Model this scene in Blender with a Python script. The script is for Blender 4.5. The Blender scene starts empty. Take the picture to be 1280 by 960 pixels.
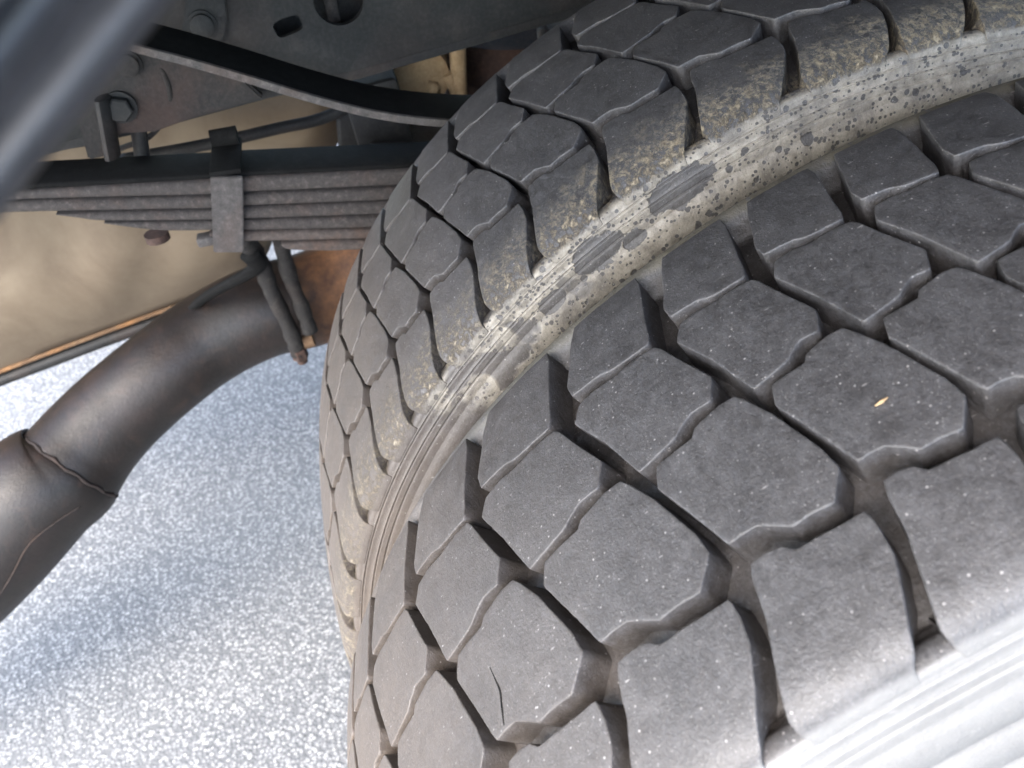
import bpy, bmesh, math, random
import numpy as np
from mathutils import Vector, Matrix
from mathutils.geometry import delaunay_2d_cdt
random.seed(7)
R = math.radians
scene = bpy.context.scene

# ---------------------------------------------------------------- camera, sky, sun, exposure
CAM = Vector((-0.2202, 0.3129, 0.9420))
RIGHT = Vector((-0.2209, -0.9706, -0.0957)).normalized()
DOWN = Vector((-0.6027, 0.2130, -0.7690))
DOWN = (DOWN - RIGHT * DOWN.dot(RIGHT)).normalized()
FWD = RIGHT.cross(DOWN)
FPX = 1133.9
cam_data = bpy.data.cameras.new('camera')
cam = bpy.data.objects.new('camera', cam_data)
scene.collection.objects.link(cam)
cam.matrix_world = Matrix(((RIGHT.x, -DOWN.x, -FWD.x, CAM.x), (RIGHT.y, -DOWN.y, -FWD.y, CAM.y),
                           (RIGHT.z, -DOWN.z, -FWD.z, CAM.z), (0, 0, 0, 1)))
cam_data.sensor_width = 36
cam_data.lens = FPX / 1280 * 36
cam_data.clip_start = 0.01
cam_data.clip_end = 500
cam_data.dof.use_dof = True
cam_data.dof.focus_distance = 0.42
cam_data.dof.aperture_fstop = 16
scene.camera = cam

world = bpy.data.worlds.new('World')
scene.world = world
world.use_nodes = True
wn = world.node_tree
SUN_DIR = Vector((-0.45, 0.45, 0.62)).normalized()
sky = wn.nodes.new('ShaderNodeTexSky')
sky.sky_type = 'NISHITA'
sky.sun_disc = False
sky.air_density = 1.0
sky.dust_density = 2.0
sky.ozone_density = 1.0
sky.sun_elevation = math.asin(SUN_DIR.z)
sky.sun_rotation = math.atan2(SUN_DIR.x, SUN_DIR.y)
wn.links.new(sky.outputs[0], wn.nodes['Background'].inputs[0])
wn.nodes['Background'].inputs[1].default_value = 0.15
sun_d = bpy.data.lights.new('sun', 'SUN')
sun_d.energy = 1.1
sun_d.angle = R(55)
sun_d.color = (1.0, 0.97, 0.92)
sun = bpy.data.objects.new('sun', sun_d)
scene.collection.objects.link(sun)
sun.rotation_euler = SUN_DIR.to_track_quat('Z', 'Y').to_euler()
scene.view_settings.view_transform = 'Standard'
scene.view_settings.look = 'None'
scene.view_settings.exposure = 2.8
scene.view_settings.gamma = 1
scene.cycles.max_bounces = 8


def at(u, v, x=None, y=None, z=None):
    """point of the world that lies behind a spot of the photograph, on a plane of given x, y or z"""
    d = RIGHT * ((u - 640) / FPX) + DOWN * ((v - 480) / FPX) + FWD
    t = (x - CAM.x) / d.x if x is not None else (y - CAM.y) / d.y if y is not None else (z - CAM.z) / d.z
    return CAM + d * t


# ---------------------------------------------------------------- helpers
def link(o):
    scene.collection.objects.link(o)
    return o


def mesh_obj(name, verts, faces, mat=None, parent=None, smooth=True):
    me = bpy.data.meshes.new(name)
    me.from_pydata([tuple(v) for v in verts], [], faces)
    if smooth:
        me.shade_smooth()
    if mat:
        me.materials.append(mat)
    o = link(bpy.data.objects.new(name, me))
    if parent:
        o.parent = parent
    return o


def bm_obj(name, bm, mat=None, parent=None, smooth=True, auto=None):
    bmesh.ops.recalc_face_normals(bm, faces=bm.faces)
    me = bpy.data.meshes.new(name)
    if auto is not None:
        for e in bm.edges:
            if len(e.link_faces) == 2 and e.calc_face_angle(0) > R(auto):
                e.smooth = False
    bm.to_mesh(me)
    bm.free()
    if smooth:
        me.polygons.foreach_set('use_smooth', [True] * len(me.polygons))
    if mat:
        me.materials.append(mat)
    o = link(bpy.data.objects.new(name, me))
    if parent:
        o.parent = parent
    return o


def thing(name, label, cat, loc=(0, 0, 0), group=None):
    o = link(bpy.data.objects.new(name, None))
    o.location = loc
    o.empty_display_size = 0.05
    o['label'] = label
    o['category'] = cat
    if group:
        o['group'] = group
    return o


def tag(o, label, cat, group=None):
    o['label'] = label
    o['category'] = cat
    if group:
        o['group'] = group
    return o


def add_box(bm, size, loc=(0, 0, 0), rot=None, bevel=0.0, seg=2):
    m = Matrix.Translation(loc) @ (rot.to_4x4() if rot else Matrix()) @ Matrix.Diagonal((*size, 1))
    r = bmesh.ops.create_cube(bm, size=1, matrix=m)
    if bevel:
        es = list({e for v in r['verts'] for e in v.link_edges})
        bmesh.ops.bevel(bm, geom=es, offset=bevel, segments=seg, affect='EDGES', profile=0.5)


def add_tube(bm, pts, radii, seg=16, caps=True, squash=1.0):
    """swept tube through points, radius per point"""
    pts = [Vector(p) for p in pts]
    n = len(pts)
    if not hasattr(radii, '__len__'):
        radii = [radii] * n
    rings = []
    up = Vector((0.13, 0.2, 0.97))
    t0 = (pts[1] - pts[0]).normalized()
    a = (up - t0 * up.dot(t0)).normalized()
    for i in range(n):
        t = (pts[min(i + 1, n - 1)] - pts[max(i - 1, 0)]).normalized()
        a = (a - t * a.dot(t)).normalized()
        b = t.cross(a)
        rings.append([bm.verts.new(pts[i] + (a * math.cos(2 * math.pi * k / seg) * squash + b * math.sin(2 * math.pi * k / seg)) * radii[i])
                      for k in range(seg)])
    for i in range(n - 1):
        for k in range(seg):
            bm.faces.new((rings[i][k], rings[i][(k + 1) % seg], rings[i + 1][(k + 1) % seg], rings[i + 1][k]))
    if caps:
        bm.faces.new(rings[0][::-1])
        bm.faces.new(rings[-1])


def spline(pts, n):
    """Catmull-Rom through points (vectors of any length)"""
    P = [np.array(p, float) for p in pts]
    P = [2 * P[0] - P[1]] + P + [2 * P[-1] - P[-2]]
    out = []
    segs = len(P) - 3
    for i in range(segs):
        m = n // segs
        for j in range(m + (1 if i == segs - 1 else 0)):
            t = j / m
            a, b, c, d = P[i:i + 4]
            out.append(0.5 * ((2 * b) + (c - a) * t + (2 * a - 5 * b + 4 * c - d) * t * t + (3 * b - a - 3 * c + d) * t ** 3))
    return out


# ---------------------------------------------------------------- materials
class NT:
    def __init__(self, name):
        self.m = bpy.data.materials.new(name)
        self.m.use_nodes = True
        self.t = self.m.node_tree
        self.b = self.t.nodes['Principled BSDF']

    def n(self, kind, **kw):
        nd = self.t.nodes.new('ShaderNode' + kind)
        for k, v in kw.items():
            if k.startswith('i_'):
                key = k[2:]
                nd.inputs[int(key) if key.isdigit() else key.replace('_', ' ')].default_value = v
            else:
                setattr(nd, k, v)
        return nd

    def l(self, a, b):
        self.t.links.new(a, b)

    def math(self, op, a, b=0.0, c=None, clamp=False):
        nd = self.t.nodes.new('ShaderNodeMath')
        nd.operation = op
        nd.use_clamp = clamp
        for i, s in enumerate((a, b, c)):
            if s is None:
                continue
            if isinstance(s, (int, float)):
                nd.inputs[i].default_value = s
            else:
                self.l(s, nd.inputs[i])
        return nd.outputs[0]

    def ramp(self, f, stops):
        nd = self.t.nodes.new('ShaderNodeValToRGB')
        cr = nd.color_ramp
        while len(cr.elements) > 1:
            cr.elements.remove(cr.elements[-1])
        for i, (p, c) in enumerate(stops):
            e = cr.elements[0] if i == 0 else cr.elements.new(p)
            e.position = p
            e.color = (c, c, c, 1) if isinstance(c, (int, float)) else (*c, 1)
        self.l(f, nd.inputs[0])
        return nd.outputs[0]

    def mix(self, f, a, b):
        nd = self.t.nodes.new('ShaderNodeMix')
        nd.data_type = 'RGBA'
        for s, idx in ((f, 0), (a, 6), (b, 7)):
            if isinstance(s, (int, float)):
                nd.inputs[idx].default_value = s
            elif isinstance(s, tuple):
                nd.inputs[idx].default_value = (*s, 1)
            else:
                self.l(s, nd.inputs[idx])
        return nd.outputs[2]

    def noise(self, co, scale, detail=4, rough=0.6, dist=0.0):
        nd = self.n('TexNoise', i_Scale=scale, i_Detail=detail, i_Roughness=rough, i_Distortion=dist)
        self.l(co, nd.inputs['Vector'])
        return nd.outputs[0]

    def vor(self, co, scale, feature='F1', rnd=1.0):
        nd = self.n('TexVoronoi', i_Scale=scale, feature=feature, i_Randomness=rnd)
        self.l(co, nd.inputs['Vector'])
        return nd

    def bump(self, h, strength, dist):
        nd = self.n('Bump', i_Strength=strength, i_Distance=dist)
        self.l(h, nd.inputs['Height'])
        self.l(nd.outputs[0], self.b.inputs['Normal'])


def smooth01(g, v, a, b):
    """0 at a, 1 at b"""
    nd = g.n('MapRange', interpolation_type='SMOOTHSTEP', i_1=a, i_2=b, i_3=0.0, i_4=1.0)
    g.l(v, nd.inputs[0])
    return nd.outputs[0]


# spots where the splash was wiped or knocked off: angle, radius, half sizes
PATCHES = [(0.448, 0.3735, 0.050, 0.0085), (0.588, 0.3725, 0.040, 0.0080), (0.678, 0.3685, 0.022, 0.0045), (0.535, 0.366, 0.018, 0.004)]


def rubber(name, root, mud, side=False):
    g = NT(name)
    tc = g.n('TexCoord')
    tc.object = root
    co = tc.outputs['Object']
    sep = g.n('SeparateXYZ')
    g.l(co, sep.inputs[0])
    X, Y, Z = sep.outputs
    ang = g.math('ARCTAN2', Y, Z)                      # 0 at the top of the tyre, grows towards +y
    n1 = g.noise(co, 26, 6, 0.65)
    n2 = g.noise(co, 140, 5, 0.7)
    n3 = g.noise(co, 900, 3, 0.7)
    base = g.ramp(n2, [(0.3, (0.020, 0.020, 0.022)), (0.5, (0.034, 0.034, 0.037)), (0.75, (0.069, 0.069, 0.074))])
    base = g.mix(g.math('MULTIPLY', g.ramp(n1, [(0.42, 0.0), (0.7, 1.0)]), 0.5), base, (0.072, 0.071, 0.076))
    grit = g.ramp(n3, [(0.35, 0.0), (0.75, 1.0)])
    base = g.mix(g.math('MULTIPLY', grit, 0.30), base, (0.15, 0.142, 0.14))
    fl = g.ramp(g.noise(co, 1100, 3, 0.65), [(0.62, 0.0), (0.70, 1.0)])
    base = g.mix(g.math('MULTIPLY', fl, g.ramp(n1, [(0.3, 0.15), (0.65, 0.8)])), base, (0.36, 0.35, 0.345))
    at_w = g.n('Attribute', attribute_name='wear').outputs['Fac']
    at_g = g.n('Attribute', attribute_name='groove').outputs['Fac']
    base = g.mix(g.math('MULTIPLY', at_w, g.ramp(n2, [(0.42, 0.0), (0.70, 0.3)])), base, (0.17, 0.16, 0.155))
    base = g.mix(g.math('MULTIPLY', at_g, g.ramp(n1, [(0.3, 0.35), (0.7, 0.75)])), base, g.ramp(n2, [(0.3, (0.010, 0.008, 0.007)), (0.7, (0.030, 0.023, 0.019))]))  # groove walls and floors darkened in colour, recess shade painted over brown dirt
    n5 = g.noise(co, 420, 5, 0.75, 0.5)
    base = g.mix(g.math('MULTIPLY', g.ramp(n5, [(0.46, 0.0), (0.66, 1.0)]), 0.42), base, (0.112, 0.112, 0.122))
    base = g.mix(g.math('MULTIPLY', g.ramp(g.noise(co, 75, 6, 0.7, 0.8), [(0.50, 0.0), (0.68, 1.0)]), 0.45), base, (0.014, 0.014, 0.016))
    # brown dust film plus painted warm ground bounce, stronger low on the tyre
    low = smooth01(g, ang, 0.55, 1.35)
    dust_bounce = g.math('MULTIPLY', g.math('ADD', g.math('MULTIPLY', low, 0.75), 0.05), g.ramp(n1, [(0.2, 0.55), (0.7, 1.0)]))
    base = g.mix(dust_bounce, base, (0.17, 0.132, 0.100))
    # tiny pale chips and scratches
    v1 = g.vor(co, 300)
    sp = g.ramp(v1.outputs['Distance'], [(0.07, 1.0), (0.15, 0.0)])
    vc = g.n('SeparateColor')
    g.l(v1.outputs['Color'], vc.inputs[0])
    pick = g.math('GREATER_THAN', vc.outputs[0], 0.60)
    spf = g.math('MULTIPLY', g.math('MULTIPLY', sp, pick), g.ramp(n1, [(0.35, 0.25), (0.6, 1.0)]))
    mp = g.n('Mapping', i_Scale=(300, 60, 130), i_Rotation=(0.6, 0.4, 0.9))
    g.l(co, mp.inputs[0])
    v2 = g.vor(mp.outputs[0], 1.0)
    sc = g.ramp(v2.outputs['Distance'], [(0.05, 1.0), (0.12, 0.0)])
    v2c = g.n('SeparateColor')
    g.l(v2.outputs['Color'], v2c.inputs[0])
    scf = g.math('MULTIPLY', sc, g.math('GREATER_THAN', v2c.outputs[1], 0.82))
    base = g.mix(g.math('MAXIMUM', g.math('MULTIPLY', spf, 0.75), g.math('MULTIPLY', scf, 0.5)), base, (0.46, 0.44, 0.43))
    if not mud:
        # sidewall road dust, paled further to paint in sunlight; both shoulders a little
        sf = g.math('MULTIPLY', smooth01(g, g.math('MULTIPLY', X, -1.0), 0.1048, 0.1066), g.ramp(n1, [(0.2, 0.6), (0.7, 1.0)]))
        base = g.mix(g.math('MULTIPLY', sf, 0.9), base, (0.21, 0.207, 0.20))
        inb = g.math('MULTIPLY', smooth01(g, X, 0.0965, 0.0995), g.ramp(n2, [(0.3, 0.5), (0.6, 0.95)]))
        dv = g.vor(co, 190)
        dots = g.ramp(dv.outputs['Distance'], [(0.17, 0.15), (0.24, 1.0)])
        base = g.mix(g.math('MULTIPLY', g.math('MULTIPLY', inb, dots), smooth01(g, ang, 1.0, 0.7)), base, (0.085, 0.076, 0.058))
    rough = 0.62
    if mud:
        # caked splash on the outboard sidewall between the twin tyres and on its shoulder
        nx = g.math('MULTIPLY', X, -1.0)
        band = smooth01(g, nx, 0.1005, 0.1058) if side else smooth01(g, nx, 0.1058, 0.1072)
        wob = g.math('MULTIPLY', g.math('SUBTRACT', g.noise(co, 22, 5, 0.7), 0.5), 0.9)
        up = g.math('SUBTRACT', 1.0, smooth01(g, g.math('ADD', ang, wob), 0.74, 1.02))
        veil = g.math('MULTIPLY', band, up)
        # round dark drips that knocked the mud off
        holes = None
        for s, th, keep in ((90, 0.25, 0.80), (200, 0.32, 0.50), (420, 0.36, 0.40)):
            vv = g.vor(co, s)
            d2 = g.math('ADD', vv.outputs['Distance'], g.math('MULTIPLY', g.math('SUBTRACT', g.noise(co, 260, 3), 0.5), 0.22))
            cc = g.n('SeparateColor')
            g.l(vv.outputs['Color'], cc.inputs[0])
            rad = g.math('MULTIPLY', th, g.math('ADD', 0.35, cc.outputs[0]))
            h = smooth01(g, g.math('SUBTRACT', rad, d2), -0.02, 0.04)
            h = g.math('MULTIPLY', h, g.math('GREATER_THAN', cc.outputs[1], keep))
            holes = h if holes is None else g.math('MAXIMUM', holes, h)
        big = g.ramp(g.noise(co, 30, 3, 0.5, 0.4), [(0.60, 0.0), (0.635, 1.0)])
        big = g.math('MULTIPLY', big, smooth01(g, ang, 0.45, 0.75))
        rad_ = g.math('SQRT', g.math('ADD', g.math('MULTIPLY', Y, Y), g.math('MULTIPLY', Z, Z)))
        for pa_, pr_, wa, wr in PATCHES:
            ea = g.math('DIVIDE', g.math('SUBTRACT', ang, pa_), wa)
            er = g.math('DIVIDE', g.math('SUBTRACT', rad_, pr_), wr)
            q_ = g.math('ADD', g.math('ADD', g.math('MULTIPLY', ea, ea), g.math('MULTIPLY', er, er)), g.math('MULTIPLY', g.math('SUBTRACT', g.noise(co, 90, 4, 0.6), 0.5), 2.4))
            big = g.math('MAXIMUM', big, smooth01(g, q_, 1.08, 0.92))
        holes = g.math('MAXIMUM', holes, big)
        mudf = g.math('MULTIPLY', veil, g.math('SUBTRACT', 1.0, g.math('MULTIPLY', holes, 0.88)))
        mcol = g.ramp(g.noise(co, 160, 8, 0.8), [(0.3, (0.15, 0.132, 0.105)), (0.5, (0.30, 0.27, 0.222)), (0.75, (0.46, 0.42, 0.355))])
        thin = g.ramp(g.noise(co, 48, 6, 0.75, 0.6), [(0.36, 0.45), (0.56, 1.0)])
        base = g.mix(g.math('MULTIPLY', g.math('MULTIPLY', mudf, thin), 0.97), base, mcol)
        # crusty golden dirt on the shoulder blocks
        sh = g.math('MULTIPLY', smooth01(g, g.math('ADD', nx, g.math('MULTIPLY', g.math('SUBTRACT', g.noise(co, 55, 5, 0.7), 0.5), 0.05)), 0.074, 0.100), g.math('SUBTRACT', 1.0, band))
        crust = g.ramp(g.noise(co, 240, 8, 0.85, 0.3), [(0.47, 0.0), (0.57, 1.0)])
        cl = g.ramp(g.noise(co, 30, 3), [(0.34, 0.75), (0.55, 1.4)])
        shf = g.math('MULTIPLY', g.math('MULTIPLY', sh, crust), cl)
        shf = g.math('MULTIPLY', shf, g.math('ADD', 0.6, g.math('MULTIPLY', smooth01(g, ang, 0.75, 0.2), 0.5)))
        base = g.mix(shf, base, g.ramp(g.noise(co, 400, 4), [(0.3, (0.15, 0.115, 0.075)), (0.7, (0.42, 0.355, 0.25))]))
        # clay dried in the shoulder grooves
    g.l(base, g.b.inputs['Base Color'])
    rr = g.ramp(n2, [(0.25, 0.40), (0.75, 0.62)])
    g.l(rr, g.b.inputs['Roughness'])
    g.b.inputs['IOR'].default_value = 1.55
    g.b.inputs['Specular IOR Level'].default_value = 0.6
    h = g.math('ADD', g.math('MULTIPLY', n3, 0.5), g.math('MULTIPLY', n2, 0.8))
    if mud:
        h = g.math('ADD', h, g.math('MULTIPLY', mudf, 0.9))
        h = g.math('ADD', h, g.math('MULTIPLY', shf, 0.9))
    g.bump(h, 0.7, 0.0008)
    return g.m


def rusty_metal(name, cols, scale=60, rust=0.3, rough=0.7, bumpd=0.001, spec=0.4, rcol=(0.13, 0.058, 0.03), metal=0.0, rthr=0.5):
    g = NT(name)
    co = g.n('TexCoord').outputs['Object']
    n1 = g.noise(co, scale, 7, 0.7)
    n2 = g.noise(co, scale * 8, 4, 0.75)
    n3 = g.noise(co, scale * 0.25, 4, 0.6)
    c = g.ramp(n1, [(0.3, cols[0]), (0.55, cols[1]), (0.75, cols[2])])
    c = g.mix(g.math('MULTIPLY', g.ramp(n2, [(0.45, 0.0), (0.72, 1.0)]), 0.5), c, cols[2])
    if rust:
        c = g.mix(g.math('MULTIPLY', g.ramp(n3, [(rthr, 0.0), (rthr + 0.16, 1.0)]), rust), c, rcol)
    g.l(c, g.b.inputs['Base Color'])
    g.b.inputs['Roughness'].default_value = rough
    g.b.inputs['Specular IOR Level'].default_value = spec
    g.b.inputs['Metallic'].default_value = metal
    g.bump(g.math('ADD', n1, g.math('MULTIPLY', n2, 0.6)), 0.6, bumpd)
    return g.m


M = {}
M['spring'] = rusty_metal('spring_steel', [(0.022, 0.019, 0.018), (0.050, 0.043, 0.040), (0.15, 0.13, 0.12)], 220, 0.10, 0.8, 0.0012)
M['spring_top'] = rusty_metal('oily_black_steel', [(0.004, 0.004, 0.004), (0.008, 0.008, 0.008), (0.018, 0.017, 0.016)], 120, 0.0, 0.85, 0.001, 0.15)
M['spring_rust'] = rusty_metal('rusted_spring_steel', [(0.045, 0.035, 0.032), (0.085, 0.068, 0.060), (0.17, 0.14, 0.125)], 220, 0.35, 0.8, 0.0012, rcol=(0.11, 0.055, 0.03), rthr=0.5)
M['strap'] = rusty_metal('spring_clamp_steel', [(0.035, 0.031, 0.030), (0.070, 0.063, 0.060), (0.15, 0.138, 0.13)], 160, 0.12, 0.75, 0.0010)
M['black'] = rusty_metal('black_steel', [(0.010, 0.010, 0.010), (0.020, 0.020, 0.020), (0.04, 0.038, 0.036)], 60, 0.1, 0.6, 0.0006, 0.35)
M['rail'] = rusty_metal('grey_painted_steel', [(0.007, 0.008, 0.008), (0.013, 0.014, 0.014), (0.032, 0.032, 0.031)], 40, 0.06, 0.7, 0.0005, 0.4)
M['dark_brown'] = rusty_metal('dark_brown_rust', [(0.03, 0.018, 0.014), (0.06, 0.034, 0.026), (0.11, 0.065, 0.05)], 30, 0.3, 0.8, 0.0008)
M['weld'] = rusty_metal('dull_weld', [(0.012, 0.009, 0.008), (0.025, 0.018, 0.016), (0.05, 0.038, 0.033)], 60, 0.3, 0.85, 0.0008, rcol=(0.05, 0.028, 0.018))
M['orange_rust'] = rusty_metal('orange_rust', [(0.09, 0.05, 0.028), (0.15, 0.09, 0.05), (0.22, 0.15, 0.09)], 90, 0.5, 0.9, 0.001, rcol=(0.33, 0.15, 0.05))
M['tan_cast'] = rusty_metal('sandy_dusty_casting', [(0.32, 0.21, 0.11), (0.45, 0.31, 0.17), (0.56, 0.42, 0.26)], 50, 0.3, 0.9, 0.001, rcol=(0.40, 0.20, 0.08))
M['outside_light'] = rusty_metal('cream_outside_light', [(0.5, 0.5, 0.44), (0.6, 0.6, 0.53), (0.7, 0.7, 0.62)], 30, 0.0, 0.5, 0.0002)
M['grimy'] = rusty_metal('grimy_black_rod', [(0.008, 0.007, 0.007), (0.016, 0.014, 0.013), (0.05, 0.045, 0.04)], 90, 0.1, 0.8, 0.0015, rcol=(0.06, 0.03, 0.02))
M['bracket'] = rusty_metal('grimy_dark_bracket', [(0.010, 0.009, 0.009), (0.020, 0.018, 0.017), (0.045, 0.038, 0.034)], 40, 0.35, 0.75, 0.0008, rcol=(0.09, 0.04, 0.025))
M['stay'] = rusty_metal('slate_grey_paint', [(0.018, 0.019, 0.023), (0.026, 0.027, 0.031), (0.036, 0.037, 0.042)], 30, 0.0, 0.4, 0.0003, 0.5)
M['lit_edge'] = rusty_metal('pale_lit_steel', [(0.04, 0.036, 0.033), (0.08, 0.072, 0.067), (0.16, 0.148, 0.138)], 160, 0.15, 0.8, 0.001)


def tank_mat():
    g = NT('tan_dusty_panel')
    co = g.n('TexCoord').outputs['Object']
    n1 = g.noise(co, 9, 5, 0.6, 0.6)
    n2 = g.noise(co, 160, 4, 0.7)
    c = g.ramp(n1, [(0.3, (0.10, 0.07, 0.045)), (0.5, (0.15, 0.112, 0.074)), (0.72, (0.205, 0.16, 0.11))])
    c = g.mix(g.math('MULTIPLY', n2, 0.25), c, (0.24, 0.195, 0.14))
    g.l(c, g.b.inputs['Base Color'])
    g.b.inputs['Roughness'].default_value = 0.85
    g.bump(g.math('ADD', n1, g.math('MULTIPLY', n2, 0.1)), 0.4, 0.002)
    return g.m


M['tank'] = tank_mat()


def pipe_mat():
    g = NT('heat_browned_exhaust_steel')
    co = g.n('NewGeometry').outputs['Position']
    sep = g.n('SeparateXYZ')
    g.l(co, sep.inputs[0])
    n1 = g.noise(co, 14, 5, 0.6, 0.5)
    n2 = g.noise(co, 420, 3, 0.7)
    c = g.ramp(n1, [(0.3, (0.007, 0.006, 0.0055)), (0.5, (0.012, 0.009, 0.008)), (0.7, (0.021, 0.013, 0.011))])
    c = g.mix(g.math('MULTIPLY', g.ramp(n2, [(0.5, 0.0), (0.75, 1.0)]), 0.22), c, (0.045, 0.035, 0.03))
    c = g.mix(g.math('MULTIPLY', g.ramp(g.noise(co, 38, 7, 0.75, 0.7), [(0.52, 0.0), (0.66, 1.0)]), 0.5), c, (0.040, 0.024, 0.018))
    # rust towards the joint near the axle (low y)
    f = smooth01(g, g.math('ADD', sep.outputs[1], g.math('MULTIPLY', g.math('SUBTRACT', n1, 0.5), 0.09)), 0.41, 0.36)
    c = g.mix(g.math('MULTIPLY', f, 0.85), c, g.ramp(g.noise(co, 60, 5, 0.7), [(0.3, (0.06, 0.028, 0.018)), (0.7, (0.24, 0.11, 0.045))]))
    g.l(c, g.b.inputs['Base Color'])
    g.l(g.math('ADD', g.ramp(g.noise(co, 50, 5, 0.7), [(0.3, 0.38), (0.7, 0.52)]), g.math('MULTIPLY', f, 0.25)), g.b.inputs['Roughness'])
    g.b.inputs['Specular IOR Level'].default_value = 0.4
    g.bump(g.math('ADD', n2, g.noise(co, 90, 6, 0.75)), 0.5, 0.0007)
    return g.m


M['pipe'] = pipe_mat()


def asphalt_mat():
    g = NT('coarse_pale_asphalt')
    co = g.n('TexCoord').outputs['Object']
    v = g.vor(co, 245)
    v2 = g.vor(co, 420)
    cc = g.n('SeparateColor')
    g.l(v.outputs['Color'], cc.inputs[0])
    c1 = g.ramp(cc.outputs[0], [(0.0, (0.09, 0.092, 0.094)), (0.2, (0.19, 0.192, 0.194)), (0.5, (0.28, 0.28, 0.278)), (0.8, (0.35, 0.347, 0.338)), (1.0, (0.46, 0.455, 0.44))])
    edge = g.ramp(v.outputs['Distance'], [(0.35, 1.0), (0.62, 0.0)])
    c = g.mix(edge, (0.13, 0.132, 0.135), c1)
    c = g.mix(g.math('MULTIPLY', g.ramp(g.noise(co, 3, 4), [(0.35, 0.0), (0.7, 1.0)]), 0.2), c, (0.27, 0.27, 0.265))
    g.l(c, g.b.inputs['Base Color'])
    g.b.inputs['Roughness'].default_value = 0.75
    g.bump(g.math('SUBTRACT', g.math('SUBTRACT', 1.0, v.outputs['Distance']), g.math('MULTIPLY', v2.outputs['Distance'], 0.3)), 0.6, 0.0018)
    return g.m


M['asphalt'] = asphalt_mat()

# ---------------------------------------------------------------- ground
g_o = mesh_obj('ground', [(-250, -250, 0), (250, -250, 0), (250, 250, 0), (-250, 250, 0)], [(0, 1, 2, 3)], M['asphalt'], smooth=False)
g_o['kind'] = 'structure'
g_o['label'] = 'pale coarse asphalt in glaring daylight under the truck'

# ---------------------------------------------------------------- tyres
AXLE = 0.39
RT = 400.0                                             # mm, crown radius
PROF = [(0, 0), (20, .2), (40, .8), (57, 1.6), (70, 2.5), (85, 3.9), (94, 5.4), (99, 6.8), (103, 8.8), (105, 10.6), (106.6, 14), (109, 24), (111.5, 37),
        (115, 55), (118, 80), (118, 108), (112, 136), (98, 163), (92, 174)]


def arc_profile(side):
    xs = np.array([p[0] for p in PROF], float)
    ds = np.array([p[1] for p in PROF], float)
    return xs, ds


XS, DS = arc_profile(1)
SEGL = np.concatenate([[0], np.cumsum(np.hypot(np.diff(XS), np.diff(DS)))])


def arc_of(x):
    """lateral coordinate x (mm) -> distance along the skin of the tyre"""
    return math.copysign(float(np.interp(abs(x), XS[:15], SEGL[:15])), x)


def prof_at(s):
    """distance along the skin from the crown (mm, signed) -> x, drop and outward normal (nx, nr)"""
    a = abs(s)
    x = float(np.interp(a, SEGL, XS)); d = float(np.interp(a, SEGL, DS))
    e = 1.5
    x1, x2 = np.interp(max(a - e, 0), SEGL, XS), np.interp(a + e, SEGL, XS)
    d1, d2 = np.interp(max(a - e, 0), SEGL, DS), np.interp(a + e, SEGL, DS)
    l = math.hypot(x2 - x1, d2 - d1)
    sg = 1 if s >= 0 else -1
    return sg * x, d, (sg * (d2 - d1) / l if a > 0.01 else 0.0), (x2 - x1) / l


TH0 = R(40)


def place(theta, x, h):
    """tyre coordinates -> metres in the tyre's own frame (axle at the origin)"""
    xb, d, nx, nr = prof_at(x)
    r = (RT - d + h * nr) / 1000
    xx = (xb + h * nx) / 1000
    b = TH0 - theta
    return (xx, r * math.sin(b), r * math.cos(b))


def rings_of_tyre(known, k0):
    """full circle of pitch angles from the measured ones"""
    dt = 0.117
    known = list(known)
    span = known[-1] - known[0]
    n = round((2 * math.pi - span) / dt)
    step = (2 * math.pi - span) / n
    ths = known + [known[-1] + step * (i + 1) for i in range(n - 1)]
    return ths, k0, step


OUTER_TH = rings_of_tyre([-0.4085, -0.2575, -0.1131, 0.0346, 0.1614, 0.2666, 0.3698, 0.4634, 0.5687, 0.6857], -3)
INNER_TH = rings_of_tyre([-0.7186, -0.5859, -0.4598, -0.3552, -0.2573, -0.1693, -0.0682, 0.0291, 0.1447, 0.2745, 0.4056, 0.5464, 0.6442, 0.7612], -7)

ROW3 = [(0.055, -4.2), (0.164, -15.5), (0.312, -37.8), (0.335, -46.6), (0.165, -56.2), (-0.005, -55.0), (-0.135, -55.4), (-0.235, -51.2),
        (-0.315, -48.3), (-0.43, -47.8), (-0.522, -48.2), (-0.613, -34.5), (-0.765, -13.2), (-0.70, -5.2), (-0.56, -4.8), (-0.385, -4.6), (-0.345, -1.7),
        (-0.118, 0.6), (0.005, 0.0)]
ROW2 = [(-0.262, 43.5), (-0.182, 31.1), (-0.058, 14.3), (-0.095, 10.8), (-0.151, 5.2), (-0.31, 6.0), (-0.43, 2.9), (-0.48, 1.0), (-0.603, -0.3),
        (-0.83, -1.9), (-0.975, 21.5), (-1.125, 41), (-1.04, 48.2), (-0.87, 48.9), (-0.69, 47.2), (-0.6, 47.6), (-0.46, 47.7), (-0.30, 46.6)]
ROW4 = [(0.305, -64), (0.312, -71), (0.288, -79.5), (0.188, -90), (0.06, -101), (0.02, -104), (-0.03, -106.0), (-0.04, -107.4), (-0.71, -107.4),
        (-0.735, -105.6), (-0.742, -102), (-0.672, -93), (-0.55, -76), (-0.50, -63), (-0.467, -58.6), (-0.355, -58.4), (-0.255, -59.4),
        (-0.195, -62.9), (-0.05, -63.2), (0.11, -63.8)]
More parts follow.
